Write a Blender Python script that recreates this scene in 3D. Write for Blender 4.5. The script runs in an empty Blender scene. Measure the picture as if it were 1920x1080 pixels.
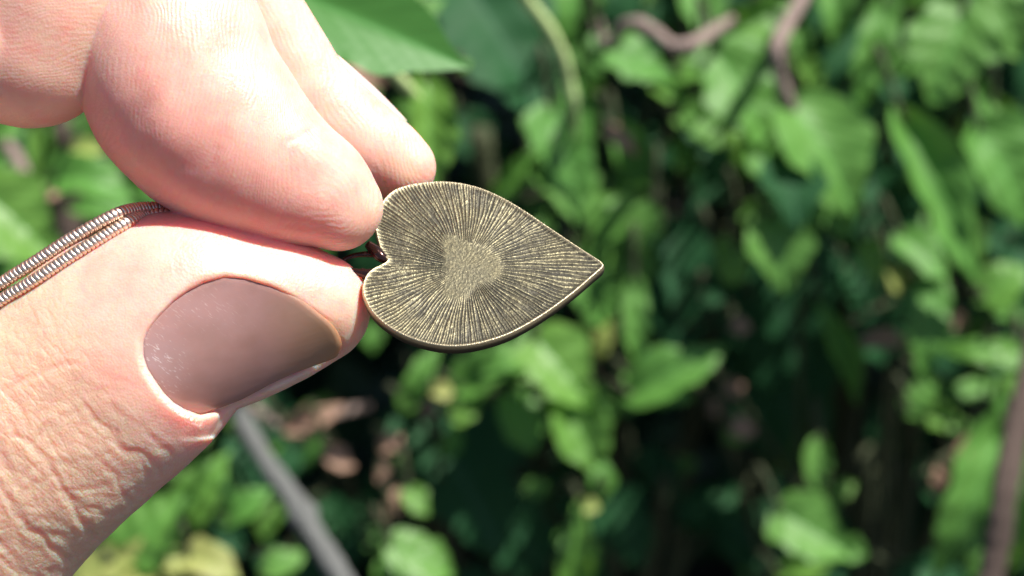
import bpy, math, random
import numpy as np
from mathutils import Matrix, Vector
try:
    import openvdb
except ImportError:
    import pyopenvdb as openvdb

# ------------------------------------------------------------------ camera, sky, sun
S = 5e-5                      # metres per photograph pixel in the plane of focus
D0 = 0.25                     # metres from the lens to that plane
PITCH = math.radians(38)
CAMPOS = Vector((0, 0, 0.74))
scene = bpy.context.scene
scene.unit_settings.system = 'METRIC'
cam_data = bpy.data.cameras.new('camera')
cam = bpy.data.objects.new('camera', cam_data)
scene.collection.objects.link(cam)
cam.location = CAMPOS
cam.rotation_euler = (math.radians(90) - PITCH, 0, 0)
cam_data.sensor_width = 36
cam_data.lens = 36 * D0 / (1920 * S)
cam_data.clip_start = 0.01
cam_data.clip_end = 200
cam_data.dof.use_dof = True
cam_data.dof.focus_distance = D0 - 0.002
cam_data.dof.aperture_fstop = 31.0
scene.camera = cam

AX = Vector((1, 0, 0))
AY = Vector((0, math.sin(PITCH), math.cos(PITCH)))
AZ = Vector((0, -math.cos(PITCH), math.sin(PITCH)))
SUN = (AX * 0.43 + AY * 0.77 + AZ * 0.47).normalized()

world = bpy.data.worlds.new('World')
scene.world = world
world.use_nodes = True
wn = world.node_tree
sky = wn.nodes.new('ShaderNodeTexSky')
sky.sky_type = 'NISHITA'
sky.sun_disc = False
sky.sun_elevation = math.asin(SUN.z)
sky.sun_rotation = math.atan2(SUN.x, SUN.y)
bg = wn.nodes['Background']
wn.links.new(sky.outputs[0], bg.inputs[0])
bg.inputs[1].default_value = 0.062
sl = bpy.data.lights.new('sun', 'SUN')
sl.energy = 5.0
sl.angle = math.radians(0.55)
sl.color = (1.0, 0.955, 0.88)
sun = bpy.data.objects.new('sun', sl)
scene.collection.objects.link(sun)
sun.rotation_euler = SUN.to_track_quat('Z', 'Y').to_euler()
sun.location = CAMPOS + SUN * 2
scene.view_settings.view_transform = 'Standard'
scene.view_settings.look = 'None'
scene.view_settings.gamma = 1
scene.view_settings.exposure = 0.8

# ------------------------------------------------------------------ helpers
A3 = np.array([list(AX), list(AY), list(AZ)])
C0 = np.array(CAMPOS) - D0 * np.array(AZ)

def lin(u, v, w=0.0):
    """photograph pixel (u, v) and depth w (pixels, towards the lens) -> straight axes"""
    k = 1 - w * S / D0
    return np.array([960 + (u - 960) * k, 540 + (v - 540) * k, w], float)

def to_world(P):
    P = np.atleast_2d(P)
    q = np.stack([(P[:, 0] - 960) * S, -(P[:, 1] - 540) * S, P[:, 2] * S], 1)
    return q @ A3 + C0

def at(u, v, d):
    """world point seen at pixel (u, v), d metres in front of the lens"""
    w = (D0 - d) / S
    return Vector(to_world(lin(u, v, w))[0])

def empty(name, loc, label, cat, group=None):
    o = bpy.data.objects.new(name, None)
    o.empty_display_size = 0.01
    scene.collection.objects.link(o)
    o.location = loc
    o['label'] = label
    o['category'] = cat
    if group:
        o['group'] = group
    return o

def mesh_obj(name, V, F, mat, parent=None, smooth=True, kind=None, label=None):
    """V in world coordinates"""
    V = np.asarray(V, float)
    if parent is not None:
        V = V - np.array(parent.location)
    me = bpy.data.meshes.new(name)
    if isinstance(F, np.ndarray):
        me.vertices.add(len(V)); me.vertices.foreach_set('co', V.ravel())
        n, k = F.shape
        me.loops.add(n * k); me.loops.foreach_set('vertex_index', F.ravel().astype(np.int32))
        me.polygons.add(n)
        me.polygons.foreach_set('loop_start', np.arange(0, n * k, k, dtype=np.int32))
        me.polygons.foreach_set('loop_total', np.full(n, k, dtype=np.int32))
        me.update(calc_edges=True)
        me.validate()
    else:
        me.from_pydata([tuple(p) for p in V], [], F)
        me.update()
    me.polygons.foreach_set('use_smooth', [smooth] * len(me.polygons))
    me.materials.append(mat)
    o = bpy.data.objects.new(name, me)
    scene.collection.objects.link(o)
    if parent is not None:
        o.parent = parent
    if kind:
        o['kind'] = kind
    if label:
        o['label'] = label
    return o

def attr(o, name, data, kind='FLOAT'):
    a = o.data.attributes.new(name, kind, 'POINT')
    a.data.foreach_set('value' if kind == 'FLOAT' else 'vector', np.asarray(data, np.float32).ravel())

def spline(pts, n):
    """Catmull-Rom through rows of pts, n steps per span"""
    P = np.asarray(pts, float)
    P = np.vstack([2 * P[0] - P[1], P, 2 * P[-1] - P[-2]])
    out = []
    for i in range(1, len(P) - 2):
        for j in range(n):
            t = j / n
            a, b, c, d = P[i - 1], P[i], P[i + 1], P[i + 2]
            out.append(0.5 * (2 * b + (c - a) * t + (2 * a - 5 * b + 4 * c - d) * t * t + (3 * b - a - 3 * c + d) * t ** 3))
    out.append(P[-2])
    return np.array(out)

def tube(path, radii, seg=12, cap=True):
    """path world points (n,3) -> V, F"""
    path = np.asarray(path, float)
    n = len(path)
    radii = np.broadcast_to(radii, (n,))
    T = np.gradient(path, axis=0)
    T /= np.linalg.norm(T, axis=1)[:, None]
    up = np.array(AZ)
    V = []
    for i in range(n):
        a = np.cross(T[i], up); a /= np.linalg.norm(a) + 1e-12
        b = np.cross(a, T[i])
        up = b
        th = np.linspace(0, 2 * np.pi, seg, endpoint=False)
        V.append(path[i] + radii[i] * (np.cos(th)[:, None] * a + np.sin(th)[:, None] * b))
    V = np.vstack(V)
    F = [(i * seg + j, i * seg + (j + 1) % seg, (i + 1) * seg + (j + 1) % seg, (i + 1) * seg + j)
         for i in range(n - 1) for j in range(seg)]
    if cap:
        F.append(tuple(range(seg))[::-1]); F.append(tuple(range((n - 1) * seg, n * seg)))
    return V, F

def merge(parts):
    V, F, o = [], [], 0
    for v, f in parts:
        V.append(v); F += [tuple(i + o for i in q) for q in f]; o += len(v)
    return np.vstack(V), F

def vnoise(P, seed=0):
    """smooth value noise in [0,1], P (n,3)"""
    P = np.asarray(P, float)
    i = np.floor(P).astype(np.int64); f = P - i
    f = f * f * (3 - 2 * f)
    out = 0
    for dx in (0, 1):
        for dy in (0, 1):
            for dz in (0, 1):
                h = (i[:, 0] + dx) * 73856093 ^ (i[:, 1] + dy) * 19349663 ^ (i[:, 2] + dz) * 83492791 ^ (seed * 2654435)
                h = (h ^ (h >> 13)) * 1274126177 & 0xffffffff
                h = (h ^ (h >> 16)) & 0xffff
                wt = (f[:, 0] if dx else 1 - f[:, 0]) * (f[:, 1] if dy else 1 - f[:, 1]) * (f[:, 2] if dz else 1 - f[:, 2])
                out = out + wt * (h / 65535.0)
    return out

class NT:
    """small node-tree writer"""
    def __init__(s, name):
        s.m = bpy.data.materials.new(name); s.m.use_nodes = True
        s.t = s.m.node_tree; s.p = s.t.nodes['Principled BSDF']; s.out = s.t.nodes['Material Output']
    def n(s, typ, ins=None, **kw):
        x = s.t.nodes.new('ShaderNode' + typ)
        for k, v in kw.items(): setattr(x, k, v)
        for k, v in (ins or {}).items():
            if hasattr(v, 'links'): s.t.links.new(v, x.inputs[k])
            else: x.inputs[k].default_value = v
        return x
    def set(s, **kw):
        for k, v in kw.items():
            k = k.replace('_', ' ')
            if hasattr(v, 'links'): s.t.links.new(v, s.p.inputs[k])
            else: s.p.inputs[k].default_value = v
    def math(s, op, a, b=0.0, c=0.0):
        return s.n('Math', {0: a, 1: b, 2: c}, operation=op).outputs[0]
    def mix(s, f, a, b):
        x = s.n('Mix', data_type='RGBA')
        for i, v in ((0, f), (6, a), (7, b)):
            if hasattr(v, 'links'): s.t.links.new(v, x.inputs[i])
            else: x.inputs[i].default_value = v
        return x.outputs[2]
    def attr(s, name, out='Fac'):
        return s.n('Attribute', attribute_name=name).outputs[out]
    def ramp(s, f, stops):
        r = s.n('ValToRGB', {0: f}).color_ramp
        while len(r.elements) < len(stops): r.elements.new(0.5)
        for e, (p, c) in zip(r.elements, stops):
            e.position = p; e.color = c if len(c) == 4 else (*c, 1)
        return s.t.nodes[-1].outputs[0]

# ------------------------------------------------------------------ ground
g = NT('soil')
gn = g.n('TexNoise', {'Scale': 60.0, 'Detail': 6.0}); gn2 = g.n('TexNoise', {'Scale': 9.0, 'Detail': 3.0})
g.set(Base_Color=g.ramp(g.math('ADD', g.math('MULTIPLY', gn.outputs[0], 0.6), g.math('MULTIPLY', gn2.outputs[0], 0.4)),
      [(0.35, (0.012, 0.010, 0.007)), (0.55, (0.03, 0.022, 0.015)), (0.75, (0.07, 0.05, 0.035))]), Roughness=0.95,
      Normal=g.n('Bump', {'Height': gn.outputs[0], 'Strength': 0.8, 'Distance': 0.01}).outputs[0])
nx = 90
gx = np.sign(np.linspace(-1, 1, nx)) * np.abs(np.linspace(-1, 1, nx)) ** 3 * 60
X, Y = np.meshgrid(gx, gx + 0.6, indexing='ij')
rr = np.hypot(X, Y - .8)
Zg = (vnoise(np.stack([X.ravel() * 5, Y.ravel() * 5, 0 * X.ravel()], 1), 3).reshape(X.shape) - .6) * 0.05 * np.clip(2 - rr / 3, 0, 1)
Vg = np.stack([X.ravel(), Y.ravel(), Zg.ravel()], 1)
idx = np.arange(nx * nx).reshape(nx, nx)
Fg = np.stack([idx[:-1, :-1].ravel(), idx[1:, :-1].ravel(), idx[1:, 1:].ravel(), idx[:-1, 1:].ravel()], 1)
mesh_obj('ground', Vg, Fg, g.m, kind='structure')

# ------------------------------------------------------------------ hand: one implicit surface
def stations(rows, kz=1.0, n=8):
    out = []
    for (u, v, w, r) in rows:
        p = lin(u, v, w)
        out.append([p[0], p[1], p[2], r * (1 - w * S / D0)])
    return spline(out, n), kz

thumb = stations([(592, 578, -14, 103), (510, 583, -8, 141), (420, 590, 0, 178), (325, 601, 2, 203),
                  (236, 668, 0, 226), (132, 748, -10, 238), (0, 852, -25, 254), (-150, 985, -60, 270), (-330, 1080, -120, 300)], 0.78)
index = stations([(636, 388, 14, 82), (592, 356, 16, 104), (510, 318, 18, 136), (415, 250, 16, 172), (345, 170, 12, 186),
                  (324, 86, 10, 178), (320, 0, 4, 152), (325, -110, -10, 150)], 0.86)
curled = stations([(62, 94, 12, 147), (-20, 74, 8, 152), (-150, 60, 0, 165), (-300, 70, -20, 190)], 0.95)
bridge = stations([(325, -110, -10, 150), (130, -220, -30, 185), (-160, -170, -50, 200), (-330, -60, -60, 220)], 1.0)
fold_pad = stations([(62, 94, 14, 147), (112, -30, 22, 158), (150, -160, -10, 165), (60, -260, -20, 170)], 0.95)
middle = stations([(752, 314, -205, 66), (715, 288, -202, 76), (668, 262, -195, 86), (579, 186, -185, 92), (529, 109, -178, 92),
                   (470, 20, -172, 96), (390, -90, -170, 105), (260, -210, -170, 120), (60, -280, -160, 150), (-200, -200, -130, 190)], 0.9)
palm = stations([(-330, 1080, -120, 300), (-420, 850, -150, 330), (-480, 550, -150, 350), (-450, 250, -130, 330), (-360, 0, -110, 270)], 0.8)
wrist = stations([(-480, 550, -150, 350), (-800, 650, -200, 320), (-1200, 760, -260, 310), (-1500, 840, -300, 320)], 0.85)

VX = 4.0
LO = np.array([-1500., -480., -520.]); HI = np.array([850., 1420., 260.])
N = ((HI - LO) / VX).astype(int) + 1
def chain_sdf(st, field):
    rows, kz = st
    M = 64.0
    for i in range(len(rows) - 1):
        a, b = rows[i], rows[i + 1]
        rm = max(a[3], b[3]) + M
        lo = np.maximum(((np.minimum(a[:3], b[:3]) - rm - LO) / VX).astype(int), 0)
        hi = np.minimum(((np.maximum(a[:3], b[:3]) + rm - LO) / VX).astype(int) + 2, N)
        if (hi <= lo).any(): continue
        ax = [(np.arange(lo[k], hi[k]) * VX + LO[k]).astype(np.float32) for k in range(3)]
        x = (ax[0] - a[0])[:, None, None]; y = (ax[1] - a[1])[None, :, None]; z = ((ax[2] - a[2]) / kz)[None, None, :]
        d = b[:3] - a[:3]; d = np.array([d[0], d[1], d[2] / kz])
        L = float(d @ d) + 1e-9
        t = np.clip((x * d[0] + y * d[1] + z * d[2]) / L, 0, 1)
        q = np.sqrt((x - t * d[0]) ** 2 + (y - t * d[1]) ** 2 + (z - t * d[2]) ** 2) - (a[3] + t * (b[3] - a[3]))
        q = q * (0.5 + 0.5 * kz)
        sub = field[lo[0]:hi[0], lo[1]:hi[1], lo[2]:hi[2]]
        np.minimum(sub, q, out=sub)
def smin(a, b, k):
    h = np.clip(k - np.abs(a - b), 0, None) / k
    return np.minimum(a, b) - h * h * k * 0.25
def new_field(): return np.full(N, 60.0, np.float32)
F_thumb = new_field(); chain_sdf(thumb, F_thumb)
F_ind = new_field(); chain_sdf(index, F_ind); chain_sdf(bridge, F_ind)
F_c = new_field(); chain_sdf(curled, F_c); chain_sdf(fold_pad, F_c)
F_ind = smin(F_ind, F_c, 7.0); del F_c
F_mid = new_field(); chain_sdf(middle, F_mid)

# nail bed of the thumb: a plate surface w = q(u, v)
NAIL = np.array([(375, 779), (345, 771), (322, 759), (302, 740), (286, 718), (271, 695), (263, 670), (263, 640), (272, 618), (290, 594), (322, 561),
                 (350, 541), (380, 526), (420, 515), (461, 519), (510, 534), (559, 558), (599, 588), (626, 612), (640, 640), (637, 658), (628, 671),
                 (600, 682), (567, 694), (538, 706), (510, 719), (480, 735), (453, 749), (428, 759), (404, 768)], float)
ctl = np.array([(420, 515, 121), (380, 527, 134), (330, 555, 150), (290, 594, 160), (263, 650, 164), (270, 690, 156), (286, 718, 146), (305, 742, 128), (322, 759, 110),
                (375, 779, 52), (404, 766, 40), (453, 750, 32), (510, 721, 26), (567, 694, 24), (628, 671, 26), (642, 640, 44), (600, 588, 78), (560, 558, 95), (510, 535, 106),
                (460, 520, 115), (450, 640, 95), (350, 670, 136), (560, 640, 62), (450, 590, 108), (520, 600, 88), (400, 600, 124), (400, 700, 92), (350, 730, 106)], float)
ctl = np.array([lin(*q) for q in ctl])
def quad_basis(u, v):
    x = (u - 450) / 200; y = (v - 640) / 130
    return np.stack([np.ones_like(x), x, y, x * x, x * y, y * y, x ** 3, x * x * y, x * y * y, y ** 3], -1)
coef = np.linalg.lstsq(quad_basis(ctl[:, 0], ctl[:, 1]), ctl[:, 2], rcond=None)[0]
def nail_w(u, v): return quad_basis(u, v) @ coef
NAIL_S = NAIL.copy()
NAIL = np.array([lin(u, v, nail_w(u, v))[:2] for u, v in NAIL])

def poly_dist(u, v, poly, closed=True):
    """signed distance (negative inside) to a polygon, or distance to a polyline"""
    d = np.full(u.shape, 1e9); inside = np.zeros(u.shape, bool)
    n = len(poly)
    for i in range(n if closed else n - 1):
        a = poly[i]; b = poly[(i + 1) % n]
        e = b - a; L = e @ e + 1e-9
        t = np.clip(((u - a[0]) * e[0] + (v - a[1]) * e[1]) / L, 0, 1)
        d = np.minimum(d, (u - a[0] - t * e[0]) ** 2 + (v - a[1] - t * e[1]) ** 2)
        if closed:
            c = ((a[1] > v) != (b[1] > v)) & (u < e[0] * (v - a[1]) / (e[1] if abs(e[1]) > 1e-9 else 1e-9) + a[0])
            inside ^= c
    d = np.sqrt(d)
    return np.where(inside, -d, d) if closed else d

lo = ((np.array([230, 480, -60]) - LO) / VX).astype(int); hi = ((np.array([680, 820, 250]) - LO) / VX).astype(int)
uu = np.arange(lo[0], hi[0]) * VX + LO[0]; vv = np.arange(lo[1], hi[1]) * VX + LO[1]; ww = (np.arange(lo[2], hi[2]) * VX + LO[2])[None, None, :]
U2, V2 = np.meshgrid(uu, vv, indexing='ij')
PD = poly_dist(U2, V2, NAIL)
NW = nail_w(U2, V2)
carve = np.maximum(PD[:, :, None] + 5.0, (NW[:, :, None] - 5 - ww) * 0.85)       # negative inside the pocket
sub = F_thumb[lo[0]:hi[0], lo[1]:hi[1], lo[2]:hi[2]]
a, b = sub, (-carve).astype(np.float32)
k = 13.0
h = np.clip(k - np.abs(a - b), 0, None) / k
sub[...] = np.maximum(a, b) + h * h * k * 0.25
# flesh under the lower edge of the nail stays below the plate
LOWP = np.array([lin(*q, 35)[:2] for q in [(655, 640), (628, 668), (567, 691), (510, 716), (453, 746), (430, 757), (430, 800), (470, 860), (600, 800), (720, 700), (700, 640)]])
PD2 = poly_dist(U2, V2, LOWP)
a = sub; b = (-np.maximum(PD2[:, :, None] * .28, (np.maximum(NW[:, :, None] - 7, 26) - ww) * 0.85)).astype(np.float32)
k = 34.0
h = np.clip(k - np.abs(a - b), 0, None) / k
sub[...] = np.maximum(a, b) + h * h * k * 0.25

F_all = smin(F_thumb, F_ind, 5.0)
F_all = smin(F_all, F_mid, 5.0)
del F_ind, F_mid
F_p = new_field(); chain_sdf(palm, F_p); chain_sdf(wrist, F_p)
F_all = smin(F_all, F_p, 60.0); del F_p
F_all = np.clip(F_all, -60, 60)
F_all[0, :, :] = 30
grid = openvdb.FloatGrid(60.0)
grid.copyFromArray(np.ascontiguousarray(F_all))
Hp, Hq = grid.convertToQuads(0.0)
Hp = Hp.astype(float) * VX + LO
Hq = Hq[:, ::-1].astype(np.int64)
del F_all
# vertex normals in pixel axes (v down flips handedness; fixed by direction test below)
def vnormals(P, Q):
    fn = np.cross(P[Q[:, 2]] - P[Q[:, 0]], P[Q[:, 3]] - P[Q[:, 1]])
    n = np.zeros_like(P)
    for k in range(4): np.add.at(n, Q[:, k], fn)
    return n / (np.linalg.norm(n, axis=1)[:, None] + 1e-9)
HN = vnormals(Hp, Hq)
if (HN[Hp[:, 2].argmax()] @ [0, 0, 1]) < 0: HN = -HN
def which(st, P):
    rows, kz = st
    d = np.full(len(P), 1e9)
    for i in range(0, len(rows) - 1):
        a, b = rows[i], rows[i + 1]
        ab = (b - a)[:3] / [1, 1, kz]; q = (P - a[:3]) / [1, 1, kz]
        t = np.clip(q @ ab / (ab @ ab + 1e-9), 0, 1)
        d = np.minimum(d, np.linalg.norm(q - t[:, None] * ab, axis=1) - (a[3] + t * (b[3] - a[3])))
    return d
act = Hp[:, 0] > -300
dT = np.full(len(Hp), 99.); dI = dT.copy(); dM = dT.copy(); dC = dT.copy()
dT[act] = which(thumb, Hp[act]); dI[act] = which(index, Hp[act]); dM[act] = which(middle, Hp[act]); dC[act] = np.minimum(which(curled, Hp[act]), which(fold_pad, Hp[act]))
own = np.argmin(np.stack([dT, dI, dM, dC], 1), 1)
PW = Hp[:, 2]
PU = 960 + (Hp[:, 0] - 960) / (1 - PW * S / D0); PV = 540 + (Hp[:, 1] - 540) / (1 - PW * S / D0)      # as traced
disp = np.zeros(len(Hp))
red = np.zeros(len(Hp)); dry = np.zeros(len(Hp))
front = np.clip(HN[:, 2] * 1.6 + 0.25, 0, 1)
def blob(u, v, su, sv=None, ang=0):
    sv = sv or su
    c, s_ = math.cos(math.radians(ang)), math.sin(math.radians(ang))
    x = (PU - u) * c + (PV - v) * s_; y = -(PU - u) * s_ + (PV - v) * c
    return np.exp(-(x / su) ** 2 - (y / sv) ** 2)
# knuckle creases on the back of the thumb (traced in a 2x crop whose corner is 0, 540)
CR = [([(0, 375), (60, 430), (110, 520), (100, 590)], 2.2), ([(180, 420), (270, 530), (330, 570)], 1.6),
      ([(310, 440), (390, 520), (470, 600), (560, 640), (600, 690)], 3.0), ([(60, 555), (100, 590), (180, 660), (240, 760), (300, 850), (335, 900), (350, 950)], 4.2),
      ([(0, 740), (50, 830), (100, 900), (200, 980), (250, 1020)], 4.2), ([(420, 440), (500, 510), (560, 560)], 1.6), ([(370, 640), (440, 720), (470, 770), (500, 830)], 2.2),
      ([(460, 600), (540, 660), (560, 750)], 2.0), ([(30, 790), (110, 680), (200, 600)], 2.2), ([(60, 820), (120, 740), (200, 690)], 1.8),
      ([(110, 590), (190, 520), (320, 450)], 2.0), ([(190, 660), (330, 650), (420, 620)], 1.6), ([(240, 760), (330, 745), (400, 740)], 1.8),
      ([(20, 380), (150, 320), (290, 280)], 2.4), ([(0, 1010), (60, 1060), (120, 1110)], 3.2), ([(0, 480), (60, 530), (110, 590)], 2.0),
      ([(-60, 900), (20, 980), (90, 1060), (150, 1100)], 3.0), ([(260, 790), (330, 830), (420, 850), (470, 830)], 2.0), ([(80, 900), (150, 870), (230, 880)], 1.6),
      ([(560, 560), (600, 600), (640, 620)], 1.8), ([(300, 590), (360, 620), (400, 680)], 1.3), ([(120, 470), (200, 450), (260, 400)], 1.2),
      ([(0, 620), (40, 700), (30, 790)], 2.0), ([(140, 960), (180, 920), (250, 930)], 1.4)]
tm = (own == 0)
fu, fv = PU.copy(), PV.copy()
wob = (vnoise(np.stack([PU / 26, PV / 26, PW / 26], 1), 5) - .5) * 16
wob2 = (vnoise(np.stack([PU / 26, PV / 26, PW / 26], 1), 6) - .5) * 16
sel = tm & (PU < 420) & (PU > -120) & (PV > 540)
cr = np.zeros(len(Hp)); bul = np.zeros(len(Hp))
for line, dep in CR:
    L = np.array(line, float) / 2 + [0, 540]
    d = poly_dist(PU[sel] + wob[sel], PV[sel] + wob2[sel], L, False)
    cr[sel] = np.maximum(cr[sel], dep * np.exp(-(d / (4.6 + dep * .7)) ** 2))
    bul[sel] += 0.9 * dep * .35 * np.exp(-((d - 13) / 7) ** 2)
disp -= (cr * 0.48 - bul * .6) * front
dry_line = poly_dist(PU, PV, np.array([(262, 640), (264, 680), (290, 730), (330, 770), (375, 800)], float), False)
dry += tm * np.exp(-(dry_line / 5) ** 2) * .6 * np.clip((PV - 640) / 90, 0, 1)
dry += tm * 0.8 * blob(345, 775, 24, 8, 38)
disp += tm * 0.8 * np.exp(-((poly_dist(PU, PV, np.array([(256, 650), (262, 695), (285, 738), (325, 778), (372, 805)], float), False)) / 12) ** 2) * front
# folds of the index finger
sI = (own == 1)
c1 = poly_dist(PU, PV, np.array([(400, 232), (352, 300), (405, 345)], float), False)
disp -= sI * 1.5 * np.exp(-(poly_dist(PU, PV, np.array([(408, 280), (398, 308), (378, 338), (366, 352)], float), False) / 8) ** 2) * front
disp -= sI * 2.6 * blob(345, 318, 34, 24, -40) * front
disp -= sI * 4.5 * blob(262, 215, 22, 46, 25) * front
disp -= sI * 2.6 * blob(345, 110, 12, 70, 15) * front
disp += sI * 4.0 * blob(330, 250, 60, 50, 30)
disp -= sI * 1.6 * np.exp(-(poly_dist(PU, PV, np.array([(540, 265), (560, 258), (585, 240)], float), False) / 5) ** 2)
disp -= sI * 2.0 * blob(560, 422, 42, 9, 5) * front
# slow unevenness of flesh
low = vnoise(Hp / 95, 11) - .5; mid_ = vnoise(Hp / 34, 12) - .5; fine = vnoise(Hp / 13, 13) - .5
knuck = tm * 1 / (1 + np.exp((PU - 240 + np.clip(760 - PV, -60, 400) * .55) / 34))
disp += low * 7 * (own != 2) + mid_ * (1.2 + 1.3 * knuck) + fine * (0.3 + .8 * knuck)
nailarea = np.zeros(len(Hp))
sn = tm & (PU > 220) & (PU < 680) & (PV > 480) & (PV < 820) & (PW > -20)
nailarea[sn] = np.clip(1 - poly_dist(PU[sn], PV[sn], NAIL_S) / 8, 0, 1)
disp *= 1 - nailarea
Hp2 = Hp + HN * disp[:, None]
# blood and colour patches, and shaded flesh painted redder
red += sI * (0.9 * blob(545, 428, 150, 36, 12) + 0.6 * blob(380, 330, 200, 80, 38) + 0.6 * blob(578, 248, 13, 8, 60) + .5 * blob(190, 210, 60, 80) + .7 * blob(270, 320, 120, 45, 35))  # also paints the reddened shade along the finger's lower side
red += tm * (0.9 * blob(430, 410, 330, 22, 4) + 0.35 * blob(270, 640, 18, 60) + .5 * blob(640, 480, 60, 20, 20))  # the long strip paints the index finger's red shadow on the thumb
red += (own == 3) * 0.25 * blob(20, 180, 140, 60)
tan = np.clip(knuck * 0.9 + tm * .6 * blob(660, 610, 50, 60) + sI * .7 * blob(690, 430, 44, 60) + (own == 2) * .6 * blob(770, 320, 60, 30) + tm * .6 * np.exp(-(poly_dist(PU, PV, NAIL_S[12:20], False) / 13) ** 2) + (own == 3) * .35, 0, 1)
# friction ridges: phase in pixels along each digit
ph = np.where(own == 1, PU * 0.95 + PV * 0.18 - PW * 0.2, np.where(own == 2, PU * 0.8 - PV * .25, np.where(own == 3, PV * .9 + PU * .1, PU * 0.6 + PV * .3)))
tipr = np.hypot(PU - 600, PV - 372)
ph = np.where((own == 1) & (tipr < 1e9), ph * (1 - np.clip((PU - 480) / 160, 0, 1)) + (tipr + 560) * np.clip((PU - 480) / 160, 0, 1), ph)
ph += (vnoise(Hp / 60, 21) - .5) * 34 + (vnoise(Hp / 20, 22) - .5) * 5
rm = np.where(own == 0, np.clip((520 - PV) / 60, 0, 1) * .35, np.where(own == 3, .55, 1.0)) * (1 - knuck)

hand = empty('hand', Vector(to_world(lin(-480, 550, -150))[0]),
             'pale bare hand pinching the heart pendant and its doubled chain between thumb and fingertips', 'hand')
skin_m = NT('skin')
s = skin_m
pos = s.attr('pos', 'Vector')
n_big = s.n('TexNoise', {'Vector': pos, 'Scale': 0.012, 'Detail': 4.0, 'Roughness': 0.6})
n_mid = s.n('TexNoise', {'Vector': pos, 'Scale': 0.07, 'Detail': 4.0})
vor = s.n('TexVoronoi', {'Vector': s.n('VectorMath', {0: pos, 1: s.n('TexNoise', {'Vector': pos, 'Scale': 0.08}).outputs[1]}, operation='ADD').outputs[0], 'Scale': 0.085}, feature='DISTANCE_TO_EDGE')
vor2 = s.n('TexVoronoi', {'Vector': pos, 'Scale': 0.2}, feature='F1')
stretch = s.n('Mapping', {'Vector': s.n('VectorMath', {0: pos, 1: s.n('VectorMath', {0: s.n('TexNoise', {'Vector': pos, 'Scale': 0.03}).outputs[1], 'Scale': 16.0}, operation='SCALE').outputs[0]}, operation='ADD').outputs[0], 'Rotation': (0, 0, math.radians(48)), 'Scale': (62.0, 27.0, 32.0)}, vector_type='TEXTURE')
vor3 = s.n('TexVoronoi', {'Vector': stretch.outputs[0], 'Scale': 1.0, 'Randomness': 1.0}, feature='DISTANCE_TO_EDGE')
rid = s.math('SINE', s.math('MULTIPLY', s.attr('phase'), 2 * math.pi / 8.6))
kn = s.attr('knuckle')
col = s.mix(s.attr('red'), (0.82, 0.49, 0.405, 1), (0.86, 0.31, 0.265, 1))
col = s.mix(s.attr('tan'), col, (0.74, 0.49, 0.345, 1))
col = s.mix(s.math('MULTIPLY', s.math('MAXIMUM', s.math('SUBTRACT', n_big.outputs[0], 0.44), 0.0), s.math('MULTIPLY', s.math('SUBTRACT', 1.25, kn), 2.6)), col, (0.80, 0.35, 0.29, 1))
col = s.mix(s.math('MULTIPLY', n_mid.outputs[0], 0.22), col, (0.86, 0.66, 0.56, 1))
crk = s.math('SUBTRACT', 1.0, s.math('MINIMUM', s.math('MULTIPLY', vor3.outputs[0], 9.0), 1.0))
col = s.mix(s.math('MULTIPLY', s.math('MULTIPLY', crk, kn), 0.2), col, (0.62, 0.33, 0.25, 1))
dryf = s.math('MULTIPLY', s.attr('dry'), s.ramp(s.n('TexNoise', {'Vector': pos, 'Scale': 0.14, 'Detail': 3.0}).outputs[0], [(0.42, (0, 0, 0)), (0.55, (1, 1, 1))]))
col = s.mix(dryf, col, (0.92, 0.85, 0.78, 1))
b1 = s.n('Bump', {'Height': s.math('MULTIPLY', rid, s.math('MULTIPLY', s.attr('ridge'), s.math('ADD', 0.25, n_mid.outputs[0]))), 'Strength': 0.45, 'Distance': 0.6 * S})
b2 = s.n('Bump', {'Height': s.math('MULTIPLY', s.math('MINIMUM', s.math('MULTIPLY', vor.outputs[0], 5.0), 1.0), s.math('ADD', 0.15, kn)), 'Strength': 0.4, 'Distance': 0.7 * S, 'Normal': b1.outputs[0]})
b3 = s.n('Bump', {'Height': s.math('MULTIPLY', s.math('MINIMUM', s.math('MULTIPLY', vor3.outputs[0], 6.0), 1.0), kn), 'Strength': 0.38, 'Distance': 1.6 * S, 'Normal': b2.outputs[0]})
def lines(rot, seed):
    mp = s.n('Mapping', {'Vector': pos, 'Rotation': (0, 0, math.radians(rot)), 'Location': (seed * 40, 0, 0), 'Scale': (60.0, 11.0, 30.0)}, vector_type='TEXTURE')
    nz = s.n('TexNoise', {'Vector': mp.outputs[0], 'Scale': 1.0, 'Detail': 3.0, 'Distortion': 0.6})
    return s.math('MINIMUM', s.math('MULTIPLY', s.math('ABSOLUTE', s.math('SUBTRACT', nz.outputs[0], 0.5)), 12.0), 1.0)
hatch = s.math('MULTIPLY', s.math('ADD', lines(50, 3.0), lines(-36, 9.0)), kn)
b3 = s.n('Bump', {'Height': hatch, 'Strength': 0.4, 'Distance': 1.0 * S, 'Normal': b3.outputs[0]})
b4 = s.n('Bump', {'Height': s.math('ADD', s.math('MULTIPLY', vor2.outputs[0], 0.85), s.math('MULTIPLY', dryf, 3.0)), 'Strength': 0.55, 'Distance': 1.3 * S, 'Normal': b3.outputs[0]})
s.set(Base_Color=col, Roughness=s.math('ADD', 0.30, s.math('MULTIPLY', n_mid.outputs[0], 0.22)), Specular_IOR_Level=0.5, Normal=b4.outputs[0],
      Subsurface_Weight=1.0, Subsurface_Scale=2.0 * 1e-3, Subsurface_Radius=(1.6, 0.55, 0.3), Subsurface_Anisotropy=0.6)
skin = mesh_obj('skin', to_world(Hp2), Hq, skin_m.m, hand)
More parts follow.
